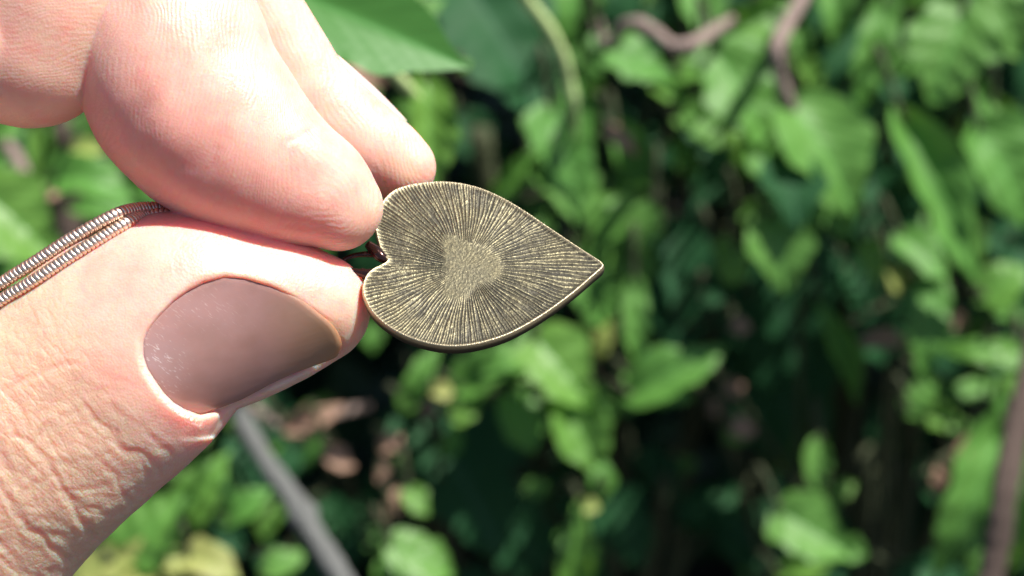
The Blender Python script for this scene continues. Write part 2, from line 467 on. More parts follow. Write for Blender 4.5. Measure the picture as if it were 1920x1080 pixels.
# winding: outside must face out
pn = np.array(skin.data.polygons[int(np.argmax(Hp[Hq[:, 0], 2]))].normal)
if pn @ np.array(AZ) < 0: skin.data.flip_normals()
attr(skin, 'pos', Hp, 'FLOAT_VECTOR')
for nm, dat in (('red', np.clip(red, 0, 1)), ('tan', tan), ('dry', np.clip(dry, 0, 1)), ('phase', ph), ('ridge', rm), ('knuckle', knuck)):
    attr(skin, nm, dat)

# thumb nail: a curved plate with thickness
nm_ = NT('nail')
npos = nm_.attr('pos', 'Vector')
nst = nm_.n('Mapping', {'Vector': npos, 'Rotation': (0, 0, math.radians(-16)), 'Scale': (90.0, 7.0, 20.0)}, vector_type='TEXTURE')
nn1 = nm_.n('TexNoise', {'Vector': nst.outputs[0], 'Scale': 1.0, 'Detail': 3.0})
nn2 = nm_.n('TexNoise', {'Vector': npos, 'Scale': 0.015, 'Detail': 3.0})
flk = nm_.n('Mapping', {'Vector': npos, 'Rotation': (0, 0, math.radians(38)), 'Scale': (16.0, 3.0, 10.0)}, vector_type='TEXTURE')
nn3 = nm_.n('TexNoise', {'Vector': flk.outputs[0], 'Scale': 1.0, 'Detail': 4.0})
nm_c = nm_.mix(nm_.math('MULTIPLY', nn2.outputs[0], 0.9), (0.46, 0.26, 0.24, 1), (0.27, 0.14, 0.105, 1))
nm_c = nm_.mix(nm_.math('MULTIPLY', nm_.attr('base'), 0.6), nm_c, (0.50, 0.33, 0.33, 1))
nm_c = nm_.mix(nm_.attr('tip'), nm_c, (0.38, 0.22, 0.12, 1))
nm_c = nm_.mix(nm_.math('MULTIPLY', nm_.attr('base'), nm_.ramp(nn3.outputs[0], [(0.60, (0, 0, 0)), (0.70, (.8, .8, .8))])), nm_c, (0.9, 0.85, 0.8, 1))
nm_.set(Base_Color=nm_c, Roughness=0.26, Subsurface_Weight=0.8, Subsurface_Scale=0.6e-3, Subsurface_Radius=(1.0, .45, .3), Coat_Weight=0.35, Coat_Roughness=0.25,
        Normal=nm_.n('Bump', {'Height': nm_.math('ADD', nn1.outputs[0], nm_.math('MULTIPLY', nn3.outputs[0], nm_.attr('base'))), 'Strength': 0.25, 'Distance': 0.8 * S}).outputs[0])
def nail_plate(poly, wfun, thick, inset=0.0, rings=16, per=6):
    P = spline(np.vstack([poly, poly[:1]]), per)[:-1]
    c = P.mean(0); n = len(P)
    V = []
    fr = [0.0] + list(np.linspace(0.12, 1.0, rings))
    V.append([c[0], c[1], wfun(c[0], c[1])])
    for f in fr[1:]:
        q = c + (P - c) * f
        w = wfun(q[:, 0], q[:, 1]) - (2.5 if f == 1.0 else 0)
        V += list(np.column_stack([q, w]))
    for f in list(np.linspace(0.995, 0.12, rings)):
        q = c + (P - c) * f
        V += list(np.column_stack([q, wfun(q[:, 0], q[:, 1]) - thick]))
    V = np.array(V); F = []
    for j in range(n): F.append((0, 1 + j, 1 + (j + 1) % n))
    for i in range(2 * rings - 1):
        for j in range(n):
            a = 1 + i * n + j; b = 1 + i * n + (j + 1) % n
            F.append((a, a + n, b + n, b))
    F.append(tuple(1 + (2 * rings - 1) * n + j for j in range(n)))
    return V, F
nV, nF = nail_plate(NAIL, nail_w, 9.0)
nail = mesh_obj('thumb_nail', to_world(nV), nF, nm_.m, hand)
attr(nail, 'pos', nV, 'FLOAT_VECTOR')
attr(nail, 'tip', np.clip((nV[:, 0] - 500) / 140, 0, 1))
attr(nail, 'base', np.clip(1 - np.hypot((nV[:, 0] - 300), (nV[:, 1] - 680)) / 85, 0, 1) + .25 * np.exp(-(((nV[:, 0] - 380) / 80) ** 2 + ((nV[:, 1] - 580) / 40) ** 2)))
# nail of the middle finger, seen edge-on past its far side
ax0 = lin(628, 112, -212); ax1 = lin(758, 236, -232)
rows = []
for t in np.linspace(0, 1, 14):
    c = ax0 + (ax1 - ax0) * t + np.array([-5, 4, 0])
    half = math.sin(math.pi * min(1, max(0.03, t * .93 + .05))) ** .5
    for a in np.linspace(-1, 1, 9):
        side = np.array([0.72, -0.66, 0.0])
        rows.append(c + side * (18 + 4 * math.sin(t * 3) - 14 * a * a) + np.array([-.1, -.12, -1]) * (a * 46 * half + 40))
mV = np.array(rows); mV = np.vstack([mV, mV - np.array([5, -4.5, 0])]); m = 14 * 9
mF = []
for i in range(13):
    for j in range(8):
        a = i * 9 + j
        mF.append((a, a + 9, a + 10, a + 1)); mF.append((m + a, m + a + 1, m + a + 10, m + a + 9))
for i in range(13):
    for j in (0, 8):
        a = i * 9 + j; q = (a, a + 9, m + a + 9, m + a); mF.append(q if j == 8 else q[::-1])
for j in range(8):
    for i in (0, 13):
        a = i * 9 + j; q = (a, a + 1, m + a + 1, m + a); mF.append(q if i == 0 else q[::-1])
pink = NT('fingernail'); pink.set(Base_Color=(0.75, 0.55, 0.5, 1), Roughness=0.3, Subsurface_Weight=0.6, Subsurface_Scale=1e-3)
mesh_obj('fingernail', to_world(mV), mF, pink.m, hand)

# ------------------------------------------------------------------ heart pendant
TILT = 0.76                                   # depth gained per pixel down the face
nrm = np.array([0, -TILT, 1.0]); nrm[1] = -TILT; nrm /= np.linalg.norm(nrm)      # v is down: the face looks up and out
CEN = (872.0, 500.0)
OUT = [(728, 489), (719, 478), (712, 460), (705, 425), (712, 390), (735, 362), (768, 349), (805, 344), (832, 343), (868, 347), (905, 357), (945, 375), (985, 399),
       (1025, 426), (1065, 453), (1100, 476), (1122, 490), (1129, 496), (1129, 503), (1110, 520), (1075, 550), (1035, 580), (995, 606), (955, 627), (915, 641), (875, 649),
       (835, 650), (795, 643), (758, 630), (725, 611), (700, 588), (685, 562), (681, 540), (687, 520), (698, 508), (713, 500), (724, 494)]
Po = spline(np.array(OUT + OUT[:1], float), 10)[:-1]
# even angular sampling round the centre
ang = np.unwrap(np.arctan2(Po[:, 1] - CEN[1], Po[:, 0] - CEN[0])); rad = np.hypot(Po[:, 0] - CEN[0], Po[:, 1] - CEN[1])
seglen = np.r_[0, np.cumsum(np.hypot(*(np.diff(np.vstack([Po, Po[:1]]), axis=0).T)))]
NA = 1700
ss = np.linspace(0, seglen[-1], NA, endpoint=False)
Pc = np.vstack([Po, Po[:1]])
Bx = np.interp(ss, seglen, Pc[:, 0]); By = np.interp(ss, seglen, Pc[:, 1])
NR = 110
fr = np.linspace(0, 1, NR + 1)[1:]
fx = CEN[0] + np.outer(fr, Bx - CEN[0]); fy = CEN[1] + np.outer(fr, By - CEN[1])
sidx = np.broadcast_to(ss[None, :], fx.shape); fidx = np.broadcast_to(fr[:, None], fx.shape)
# inset the relief near the rim
rimd = np.minimum.reduce([poly_dist(fx.ravel(), fy.ravel(), Po[::4], True)]).reshape(fx.shape)
inner = -rimd
R0 = np.hypot(fx - CEN[0], fy - CEN[1])
TH = np.arctan2(fy - CEN[1], fx - CEN[0])
def n2(a, b, sd): return vnoise(np.stack([a.ravel(), b.ravel(), np.zeros(a.size)], 1), sd).reshape(a.shape)
cx, cy = np.cos(TH), np.sin(TH)
warp = (n2(fx / 30, fy / 30, 31) - .5) * 0.02 + (n2(fx / 70, fy / 70, 32) - .5) * .05
tk = (TH + warp + np.pi) / (2 * np.pi)
def ring(n_, sd, rs):
    return n2((tk * n_), R0 / rs, sd)
pj = (ring(60, 41, 60) - .5) * 4 + (ring(150, 46, 34) - .5) * 1.6
w1 = np.sin(tk * 2 * np.pi * 100 + pj); w2 = np.sin(tk * 2 * np.pi * 176 + pj * 1.3 + 1)
mixr = np.clip((R0 - 95) / 70, 0, 1)
h = w1 * (1 - mixr) + w2 * mixr + (ring(240, 42, 40) - .5) * 1.1 + (n2(fx / 9, fy / 9, 47) - .5) * .9
stri = 1 / (1 + np.exp(-1.7 * (h - 0.05)))
grain = n2(fx / 2.6, fy / 2.6, 44); grain2 = n2(fx / 7, fy / 7, 45)
# plain heart-shaped boss in the middle
BO = np.array([(826, 447), (838, 437), (858, 440), (872, 452), (890, 455), (912, 462), (934, 480), (944, 500), (938, 518), (918, 532), (892, 538), (880, 556), (862, 567), (838, 566), (826, 552), (830, 528), (833, 505), (829, 478)], float)
bd = poly_dist(fx.ravel() + (grain2.ravel() - .5) * 5, fy.ravel() + (grain.ravel() - .5) * 6, BO).reshape(fx.shape)
boss = 1 / (1 + np.exp(bd / 2.5))
rimk = np.clip(inner / 7, 0, 1)
hh = stri * (1 - boss) + boss * (0.62 + .06 * grain) 
hh = hh * rimk + .8 * (1 - rimk)
hh = np.clip(hh + (grain - .5) * .35 * rimk * (1 - .5 * boss), 0, 1.2)
disp_h = hh * 1.9 + boss * 0.6 + np.clip(1 - inner / 9, 0, 1) ** 1.5 * 3.0
fw = TILT * (fy - CEN[1]) + 4
def plate_pts(u, v, dn):
    w = TILT * (v - CEN[1]) + 4
    k_ = 1 - w * S / D0
    P = np.stack([960 + (u - 960) * k_, 540 + (v - 540) * k_, w], -1)
    return P + nrm * dn[..., None]
Vf = plate_pts(fx, fy, disp_h).reshape(-1, 3)
vc = plate_pts(np.array([CEN[0]]), np.array([CEN[1]]), np.array([1.6]))
rows = [vc, Vf]
# rim: rounded edge, side, back
out_n = np.stack([np.gradient(By), -np.gradient(Bx)], 1); out_n /= np.linalg.norm(out_n, axis=1)[:, None]
if ((out_n * np.stack([Bx - CEN[0], By - CEN[1]], 1)).sum() < 0): out_n = -out_n
PROF = [(0.9, 2.2), (2.0, -1.5), (2.8, -6), (2.4, -13), (1.8, -17), (0.4, -20), (-2.2, -21.5), (-8, -22)]
for e, dn in PROF:
    bx, by = Bx + out_n[:, 0] * e, By + out_n[:, 1] * e
    rows.append(plate_pts(bx, by, np.full(NA, float(dn))))
bcn = plate_pts(np.array([CEN[0]]), np.array([CEN[1]]), np.array([-22.0]))
rows.append(bcn)
PV_ = np.vstack(rows)
R = NR + len(PROF)
ii = np.arange(NA); jj = (ii + 1) % NA
Fq = []
for r in range(R - 1):
    a = 1 + r * NA
    Fq.append(np.stack([a + ii, a + NA + ii, a + NA + jj, a + jj], 1))
Fq = np.vstack(Fq)
Ft = [(0, 1 + i, 1 + (i + 1) % NA) for i in range(NA)]
last = len(PV_) - 1
Ft += [(1 + (R - 1) * NA + i, last, 1 + (R - 1) * NA + (i + 1) % NA) for i in range(NA)]
pend = empty('heart_pendant', Vector(to_world(lin(700, 492, 0))[0]),
             'antique bronze heart pendant with radiating grooves held by its top between the fingertips', 'pendant')
br = NT('antique_bronze')
hgt = br.attr('height')
bpos = br.attr('pos', 'Vector')
bn = br.n('TexNoise', {'Vector': bpos, 'Scale': 0.42, 'Detail': 3.0}); bn2 = br.n('TexNoise', {'Vector': bpos, 'Scale': 0.02, 'Detail': 3.0})
bc = br.ramp(br.math('ADD', hgt, br.math('MULTIPLY', br.math('SUBTRACT', bn.outputs[0], 0.5), 0.7)),
             [(0.1, (0.05, 0.047, 0.04)), (0.42, (0.082, 0.076, 0.058)), (0.7, (0.175, 0.158, 0.10)), (1.0, (0.34, 0.305, 0.19))])
bc = br.mix(br.math('MULTIPLY', br.math('SUBTRACT', bn2.outputs[0], 0.4), 0.8), bc, (0.16, 0.13, 0.055, 1))
bn3 = br.n('TexNoise', {'Vector': bpos, 'Scale': 0.19, 'Detail': 2.0})
bc = br.mix(br.math('MULTIPLY', br.ramp(bn3.outputs[0], [(0.45, (0, 0, 0)), (0.62, (1, 1, 1))]), 0.55), bc, (0.07, 0.064, 0.045, 1))
bc = br.mix(br.attr('polish_gleam'), bc, (0.62, 0.52, 0.34, 1))  # polished rim bronze, its bright edge gleam painted into the colour
br.set(Base_Color=bc, Metallic=0.78, Roughness=br.math('SUBTRACT', br.math('SUBTRACT', 0.62, br.math('MULTIPLY', hgt, 0.2)), br.math('MULTIPLY', br.attr('polish_gleam'), 0.12)),
       Normal=br.n('Bump', {'Height': bn.outputs[0], 'Strength': br.math('SUBTRACT', 0.6, br.math('MULTIPLY', br.attr('boss'), 0.35)), 'Distance': 1.6 * S}).outputs[0])
Vw = to_world(PV_)
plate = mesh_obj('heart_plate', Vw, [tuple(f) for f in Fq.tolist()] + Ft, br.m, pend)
hv = np.concatenate([[.5], hh.ravel()] + [np.full(NA, x) for x in (1.1, .95, .4, .2, .15, .2, .2, .2)] + [[.3]])
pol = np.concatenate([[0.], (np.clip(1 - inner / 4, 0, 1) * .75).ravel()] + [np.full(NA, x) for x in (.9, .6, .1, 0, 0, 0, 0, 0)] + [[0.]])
attr(plate, 'polish_gleam', pol)
attr(plate, 'boss', np.concatenate([[1.], boss.ravel(), np.zeros(NA * len(PROF) + 1)]))
attr(plate, 'height', hv); attr(plate, 'pos', PV_, 'FLOAT_VECTOR')
if np.array(plate.data.polygons[0].normal) @ np.array(AZ) < 0: plate.data.flip_normals()
# bail: flattened dark loop cast at the notch
dk = NT('dark_bronze'); dk.set(Base_Color=(0.07, 0.035, 0.03, 1), Metallic=0.8, Roughness=0.18)
th = np.linspace(0, 2 * np.pi, 49)
lp = np.array([lin(684 + 44 * math.cos(t), 494 + 17.5 * math.sin(t) * (1 + .12 * math.cos(t)), -12 + 15 * math.sin(t)) for t in th])
bV, bF = tube(to_world(lp), 6.5 * S * (1 + .35 * np.cos(th - .4)), 14, False)
mesh_obj('bail_loop', bV, bF, dk.m, pend)
sh = spline([(690, 458, -30, 8), (704, 471, -20, 12), (714, 481, -13, 11), (727, 489, -12, 7)], 6)
tV, tF = tube(to_world(np.array([lin(*q[:3]) for q in sh])), sh[:, 3] * S, 12)
tV2, tF2 = tube(to_world(np.array([lin(*q) for q in spline([(676, 510, 0), (688, 514, 2), (704, 514, 4)], 5)])), 9 * S, 12)
mesh_obj('bail_mount', *merge([(tV, tF), (tV2, tF2)]), dk.m, pend, kind=None)

# ------------------------------------------------------------------ snake chain, doubled
cm = NT('rose_metal')
cpos = cm.n('TexNoise', {'Vector': cm.n('TexCoord').outputs[3], 'Scale': 4000.0, 'Detail': 2.0})
cm.set(Base_Color=cm.mix(cm.attr('seam'), (0.83, 0.66, 0.54, 1), (0.12, 0.05, 0.04, 1)), Metallic=1.0, Roughness=cm.math('ADD', 0.30, cm.math('MULTIPLY', cpos.outputs[0], 0.14)),
       Normal=cm.n('Bump', {'Height': cpos.outputs[0], 'Strength': 0.3, 'Distance': 0.6 * S}).outputs[0])
chain = empty('snake_chain', Vector(to_world(lin(120, 470, 60))[0]),
              'rose gold snake chain doubled over the thumb and running under the fingertip', 'necklace')
def strand(pts, r, name):
    P = spline(pts, 14)
    P = np.array([lin(*q) for q in P])
    L = np.r_[0, np.cumsum(np.linalg.norm(np.diff(P, axis=0), axis=1))]
    pitch = 8.7; k_ = 10
    n = int(L[-1] / pitch)
    t = np.arange(n * k_) * pitch / k_
    Q = np.stack([np.interp(t, L, P[:, i]) for i in range(3)], 1)
    for _ in range(30):
        Q[1:-1] = (Q[:-2] + Q[2:] + 2 * Q[1:-1]) / 4
    ph_ = (np.arange(len(Q)) % k_) / k_
    prof = r * (1 - 0.17 * np.abs(2 * ph_ - 1) ** 3.5) 
    T = np.gradient(Q, axis=0); T /= np.linalg.norm(T, axis=1)[:, None]
    up = np.array([0, 0, 1.0]); V = []
    seg = 24; a_ = np.linspace(0, 2 * np.pi, seg, endpoint=False)
    Hv = np.array([.44, -.82, 1.33])
    lk = np.random.default_rng(3).normal(0, 1, (len(Q) // k_ + 2, 3))
    for i in range(len(Q)):
        z_ = lk[i // k_]
        sd = np.cross(T[i], up); sd /= np.linalg.norm(sd); b = np.cross(sd, T[i])
        # links are chevrons: the ring leans forward in the middle of each face
        lean = (1.7 + .35 * z_[0]) * np.cos(2 * a_ + 1.1 + .12 * z_[1]) + .45 * z_[2] * np.cos(a_ - .8)
        a0 = math.atan2(Hv @ b, Hv @ sd)
        facet = 1 - 0.022 * np.cos(4 * (a_ - a0))
        V.append(Q[i] + prof[i] * facet[:, None] * (np.cos(a_)[:, None] * sd + np.sin(a_)[:, None] * b) + lean[:, None] * T[i])
    V = np.vstack(V); n_ = len(Q)
    F = [(i * seg + j, i * seg + (j + 1) % seg, (i + 1) * seg + (j + 1) % seg, (i + 1) * seg + j) for i in range(n_ - 1) for j in range(seg)]
    F += [tuple(range(seg))[::-1], tuple(range((n_ - 1) * seg, n_ * seg))]
    o = mesh_obj(name, to_world(V), F, cm.m, chain)
    attr(o, 'seam', np.repeat(np.clip((np.abs(2 * ph_ - 1) - .72) / .28, 0, 1) ** 1.5, seg) * .9)
    return o
def skin_w(u, v, clear, st=thumb):
    w = np.linspace(300, -100, 401)
    P = np.array([lin(u, v, x) for x in w])
    d = which(st, P)
    k_ = np.argmax(d < clear)
    return w[k_] if (d < clear).any() else None
def lay(pts, clear, dflt):
    out = []; prev = dflt
    for (u, v, *rest) in pts:
        if rest: w = rest[0]
        else:
            w = skin_w(u, v, clear)
            w = dflt if w is None else min(w, 110)
        out.append((u, v, w))
    return out
sb = [(-150, 672), (-60, 608), (-15, 575), (13, 556), (44, 538), (73, 520), (111, 495), (142, 475), (178, 453), (211, 433), (240, 416), (270, 405, 14), (310, 401, 2), (355, 408, -8), (450, 430, -16), (560, 455, -20)]
sbl = lay(sb, 9, 30)
sa = [(-150, 628), (-60, 572), (-15, 540), (4, 530), (29, 514), (55, 498), (89, 476), (124, 453), (165, 429), (191, 415), (222, 400), (255, 392), (289, 390), (322, 394), (360, 400), (450, 415), (560, 440)]
wa = np.interp([q[0] for q in sa], [q[0] for q in sbl], [q[2] for q in sbl])
sal = [(q[0], q[1], w - 4 - (8 if q[0] > 230 else 0)) for q, w in zip(sa, wa)]
print('strand w', [round(q[2]) for q in sbl])
strand(sbl, 12.4, 'chain_strand'); strand(sal, 12.4, 'chain_strand')

# ------------------------------------------------------------------ foliage
random.seed(7); rng = np.random.default_rng(7)
def leaf_mat(name, c1, c2, rough, trans, spec=0.5, rel=0.4):
    m = NT(name)
    tc = m.n('TexCoord').outputs[3]
    sep = m.n('SeparateXYZ', {0: tc})
    nz = m.n('TexNoise', {'Vector': tc, 'Scale': 5.0, 'Detail': 4.0})
    oi = m.n('ObjectInfo').outputs['Random']
    rib = m.math('MINIMUM', m.math('MULTIPLY', m.math('ABSOLUTE', sep.outputs[1]), 22.0), 1.0)
    vein = m.math('SINE', m.math('MULTIPLY', m.math('SUBTRACT', sep.outputs[0], m.math('MULTIPLY', m.math('ABSOLUTE', sep.outputs[1]), 0.9)), 48.0))
    c = m.mix(m.math('ADD', m.math('MULTIPLY', nz.outputs[0], 0.6), m.math('MULTIPLY', oi, 0.5)), c1, c2)
    c = m.mix(m.math('MULTIPLY', m.math('SUBTRACT', 1.0, rib), 0.5), c, (*[min(1, x * 1.8 + .03) for x in c1[:3]], 1))
    bp = m.n('Bump', {'Height': m.math('ADD', rib, m.math('MULTIPLY', vein, 0.12)), 'Strength': rel, 'Distance': 0.0006})
    m.set(Base_Color=c, Roughness=rough, Specular_IOR_Level=spec, Normal=bp.outputs[0])
    tr = m.n('BsdfTranslucent', {'Color': m.mix(0.6, c, (0.22, 0.42, 0.03, 1)) if trans > 0 and name != 'dead_leaf' else c})
    mx = m.n('MixShader', {0: trans, 1: m.p.outputs[0], 2: tr.outputs[0]})
    m.t.links.new(mx.outputs[0], m.out.inputs[0])
    return m.m
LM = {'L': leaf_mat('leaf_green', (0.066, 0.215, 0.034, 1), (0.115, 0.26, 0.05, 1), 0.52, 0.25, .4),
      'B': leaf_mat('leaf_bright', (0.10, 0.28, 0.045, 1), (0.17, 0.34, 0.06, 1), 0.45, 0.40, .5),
      'D': leaf_mat('leaf_shaded', (0.013, 0.058, 0.024, 1), (0.020, 0.080, 0.026, 1), 0.6, 0.10, .15),  # leaf green darkened in colour for leaves that lie in shade
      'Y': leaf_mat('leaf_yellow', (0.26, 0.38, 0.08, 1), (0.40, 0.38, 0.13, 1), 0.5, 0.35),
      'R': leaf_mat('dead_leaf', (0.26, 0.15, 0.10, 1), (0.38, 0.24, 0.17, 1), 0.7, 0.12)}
def leaf_grid(shape, nu=16, nv=8, seed=0):
    rs = random.Random(seed)
    V, F = [], []
    droop = rs.uniform(.12, .5); fold = rs.uniform(.15, .5); tw = rs.uniform(-.5, .5); p1 = rs.uniform(0, 6); p2 = rs.uniform(0, 6); bend = rs.uniform(-.12, .12)
    cr_ = rs.uniform(.02, .05)
    for i in range(nu + 1):
        t = i / nu
        if shape == 0: hw = .5 * math.sin(math.pi * t ** .72) ** .85          # ovate
        elif shape == 1: hw = .5 * (math.sin(math.pi * t ** .55) ** .7)       # broad, near heart-shaped
        else: hw = .5 * math.sin(math.pi * t ** .9) ** 1.0                    # lance
        hw = max(hw, 0.012)
        for j in range(nv + 1):
            s_ = (j / nv - .5) * 2
            edge = 1 + .13 * math.sin((8 + 2 * (s_ > 0)) * t + p1 * (1 if s_ > 0 else 2)) * abs(s_) + .05 * math.sin(23 * t + p2 * (s_ > 0)) * abs(s_)
            x = t - ((0.12 * abs(s_) ** 2) * (1 - t / .35) if shape != 2 and t < .35 else 0)
            y = s_ * hw * edge + bend * math.sin(math.pi * t)
            z = -droop * (t - .35) ** 2 * 1.6 + fold * abs(s_) * hw + tw * s_ * hw * (t - .4)
            z += cr_ * math.cos(26 * (t - .35 * abs(s_) * hw) + p1) * abs(s_) ** .7 + .05 * math.sin(5 * t + p2 + 3 * s_) * abs(s_)
            V.append((x, y, z))
    for i in range(nu):
        for j in range(nv):
            a = i * (nv + 1) + j
            F.append((a, a + nv + 1, a + nv + 2, a + 1))
    return V, F
leaf_meshes = {}
for kk in LM:
    for sh_ in range(3):
        for sd in range(5):
            V, F = leaf_grid(sh_, seed=sh_ * 7 + sd)
            me = bpy.data.meshes.new('leaf'); me.from_pydata(V, [], F); me.update()
            me.polygons.foreach_set('use_smooth', [True] * len(me.polygons)); me.materials.append(LM[kk])
            leaf_meshes[kk, sh_, sd] = me

V, F = leaf_grid(0, 20, 10, 1)
V = [(x, y * .98, -.22 * (x - .3) ** 2 + .16 * abs(y) + .010 * math.cos(34 * (x - .6 * abs(y)))* abs(y) * 2) for x, y, z in V]
near_leaf = bpy.data.meshes.new('leaf'); near_leaf.from_pydata(V, [], F); near_leaf.update()
near_leaf.polygons.foreach_set('use_smooth', [True] * len(near_leaf.polygons)); near_leaf.materials.append(leaf_mat('leaf_near', (0.045, 0.17, 0.03, 1), (0.07, 0.22, 0.04, 1), 0.5, 0.2, .4, 0.08))
def leaf_matrix(u, v, d, ln, wd, ang, tilt=None):
    """leaf whose middle is seen at (u, v)"""
    a = math.radians(ang)
    sc = S * d / D0
    if tilt is None: tilt = (rng.uniform(-.25, .35), rng.uniform(-.05, .75), rng.uniform(-.35, .35))
    x = AX * math.cos(a) + AY * math.sin(a) + AZ * tilt[2]
    x.normalize()
    n = AZ + AX * tilt[0] + AY * tilt[1]
    y = n.cross(x).normalized(); n = x.cross(y).normalized()
    L = ln * sc * 1.04 / max(.5, math.hypot(x @ AX, x @ AY)); W = wd * sc / max(.5, abs(n @ AZ)) 
    M = Matrix((x * L, y * W, n * L * .8)).transposed().to_4x4()
    base = at(u, v, d) - x * L * .5
    M.translation = base
    return M
stem_m = NT('green_stem'); sn_ = stem_m.n('TexNoise', {'Scale': 120.0}); stem_m.set(Base_Color=stem_m.mix(sn_.outputs[0], (0.42, 0.55, 0.20, 1), (0.52, 0.64, 0.30, 1)), Roughness=.5)
def bark(name, a, b):
    m = NT(name); x = m.n('TexNoise', {'Scale': 180.0, 'Detail': 5.0})
    m.set(Base_Color=m.mix(x.outputs[0], a, b), Roughness=.8, Normal=m.n('Bump', {'Height': x.outputs[0], 'Strength': .7, 'Distance': .002}).outputs[0]); return m.m
bark_brown = bark('brown_bark', (0.32, 0.22, 0.19, 1), (0.50, 0.39, 0.34, 1))
bark_dark = bark('dark_bark', (0.05, 0.035, 0.028, 1), (0.15, 0.10, 0.08, 1))
bark_grey = bark('grey_bark', (0.10, 0.108, 0.105, 1), (0.27, 0.27, 0.255, 1))

shade_stem = bark('dull_stem', (0.03, 0.045, 0.015, 1), (0.07, 0.08, 0.035, 1))
# plants: pixel centre of the clump, label, leaves (u, v, length, width, angle, kind, shape, distance)
PL = []
PL.append(('broad_leaf_plant', 'plant whose broad dark green leaf hangs just right of the upper fingertips', 'plant', (800, 160), [
    (712, 52, 345, 175, -23, 'L', 0, .36, (-.1, .15, 0)), (806, 255, 205, 92, -84, 'B', 0, .46, (.3, .5, 0)), (870, 122, 30, 22, 40, 'B', 0, .5), (690, 140, 70, 50, -30, 'R', 0, .6),
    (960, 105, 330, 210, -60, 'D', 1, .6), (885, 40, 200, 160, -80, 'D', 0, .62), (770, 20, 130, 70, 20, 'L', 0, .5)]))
PL.append(('trailing_plant', 'plant with a pale arching stem and long hanging green leaves above the pendant', 'plant', (1090, 200), [
    (1075, 25, 140, 100, -95, 'L', 0, .56), (1100, 130, 200, 75, -88, 'L', 2, .58), (1095, 200, 130, 70, -70, 'L', 0, .57), (1065, 300, 190, 120, -72, 'L', 1, .55, (.1, .6, 0)),
    (1060, 365, 130, 90, -50, 'L', 0, .55), (962, 335, 150, 46, 52, 'B', 2, .54), (1010, 240, 90, 55, 150, 'L', 0, .56), (1190, 300, 130, 80, -60, 'L', 0, .58), (1165, 262, 75, 38, -40, 'R', 0, .56),
    (1140, 350, 130, 60, 45, 'L', 0, .58), (1205, 122, 150, 80, -22, 'L', 1, .55), (1300, 130, 60, 50, 20, 'B', 0, .57), (1258, 172, 62, 50, -20, 'B', 0, .57), (1240, 40, 90, 60, 100, 'D', 0, .64)]))
PL.append(('climbing_plant', 'plant with overlapping bright leaves under the curling brown tendrils', 'plant', (1400, 200), [
    (1405, 205, 240, 140, -62, 'L', 1, .56, (.1, .6, 0)), (1395, 260, 150, 90, -80, 'B', 0, .58), (1335, 235, 130, 90, -20, 'L', 0, .6), (1432, 32, 140, 85, 28, 'B', 0, .57), (1395, 75, 110, 60, -110, 'L', 0, .58),
    (1500, 90, 80, 46, -80, 'L', 0, .57), (1565, 32, 110, 76, -85, 'L', 0, .58), (1330, 30, 110, 80, -60, 'L', 0, .6), (1520, 145, 90, 50, -50, 'B', 0, .58), (1440, 330, 110, 80, -70, 'L', 0, .58),
    (1350, 320, 90, 60, -130, 'D', 0, .6), (1290, 300, 80, 50, -60, 'L', 0, .6), (1530, 210, 70, 40, 160, 'B', 0, .57)]))
PL.append(('broad_leaf_plant', 'plant with a round pale leaf and long leaf in the far upper right', 'plant', (1740, 150), [
    (1637, 108, 200, 84, -104, 'L', 0, .56, (.1, .35, 0)), (1778, 108, 175, 165, -110, 'L', 1, .55, (0, .6, 0)), (1702, 118, 90, 60, 190, 'L', 0, .57), (1890, 42, 150, 110, -70, 'L', 0, .56), (1740, 4, 170, 44, 5, 'L', 2, .58),
    (1862, 90, 40, 22, 60, 'Y', 0, .56), (1890, 215, 70, 46, -40, 'L', 0, .57), (1840, 185, 110, 50, -60, 'L', 2, .6), (1700, 210, 160, 120, -80, 'D', 0, .61)]))
PL.append(('broad_leaf_plant', 'plant with one large leaf and a dark leaf as its round shadow right of centre', 'plant', (1540, 350), [
    (1555, 300, 230, 165, -58, 'L', 1, .55, (.1, .55, 0)), (1572, 385, 130, 100, -80, 'L', 0, .56), (1488, 362, 125, 115, -80, 'D', 1, .545), (1462, 482, 140, 120, -75, 'L', 1, .55, (0, .6, 0)),  # dark leaf laid on the large one in place of a cast shadow
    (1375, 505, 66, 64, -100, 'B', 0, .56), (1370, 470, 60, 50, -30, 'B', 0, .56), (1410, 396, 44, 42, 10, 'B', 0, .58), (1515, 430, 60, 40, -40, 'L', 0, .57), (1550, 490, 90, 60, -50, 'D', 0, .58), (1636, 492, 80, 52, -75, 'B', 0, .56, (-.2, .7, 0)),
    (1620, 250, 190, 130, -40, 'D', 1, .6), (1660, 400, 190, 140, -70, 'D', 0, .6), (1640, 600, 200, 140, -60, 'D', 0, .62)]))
PL.append(('broad_leaf_plant', 'plant with a long slanting blade-shaped leaf on the right', 'plant', (1800, 400), [
    (1772, 378, 330, 112, -63, 'L', 0, .55, (.15, .5, 0)), (1888, 335, 200, 150, -60, 'L', 1, .56, (0, .6, 0)), (1735, 478, 110, 84, -40, 'L', 0, .56), (1752, 590, 230, 84, -96, 'L', 2, .56), (1884, 526, 92, 90, 40, 'B', 1, .56, (0, .7, 0)),
    (1680, 528, 56, 40, -60, 'Y', 0, .57), (1900, 590, 60, 40, 0, 'L', 0, .57), (1865, 655, 190, 56, -4, 'B', 2, .56), (1660, 640, 84, 38, 8, 'R', 0, .57), (1795, 605, 40, 34, -70, 'R', 0, .58)]))
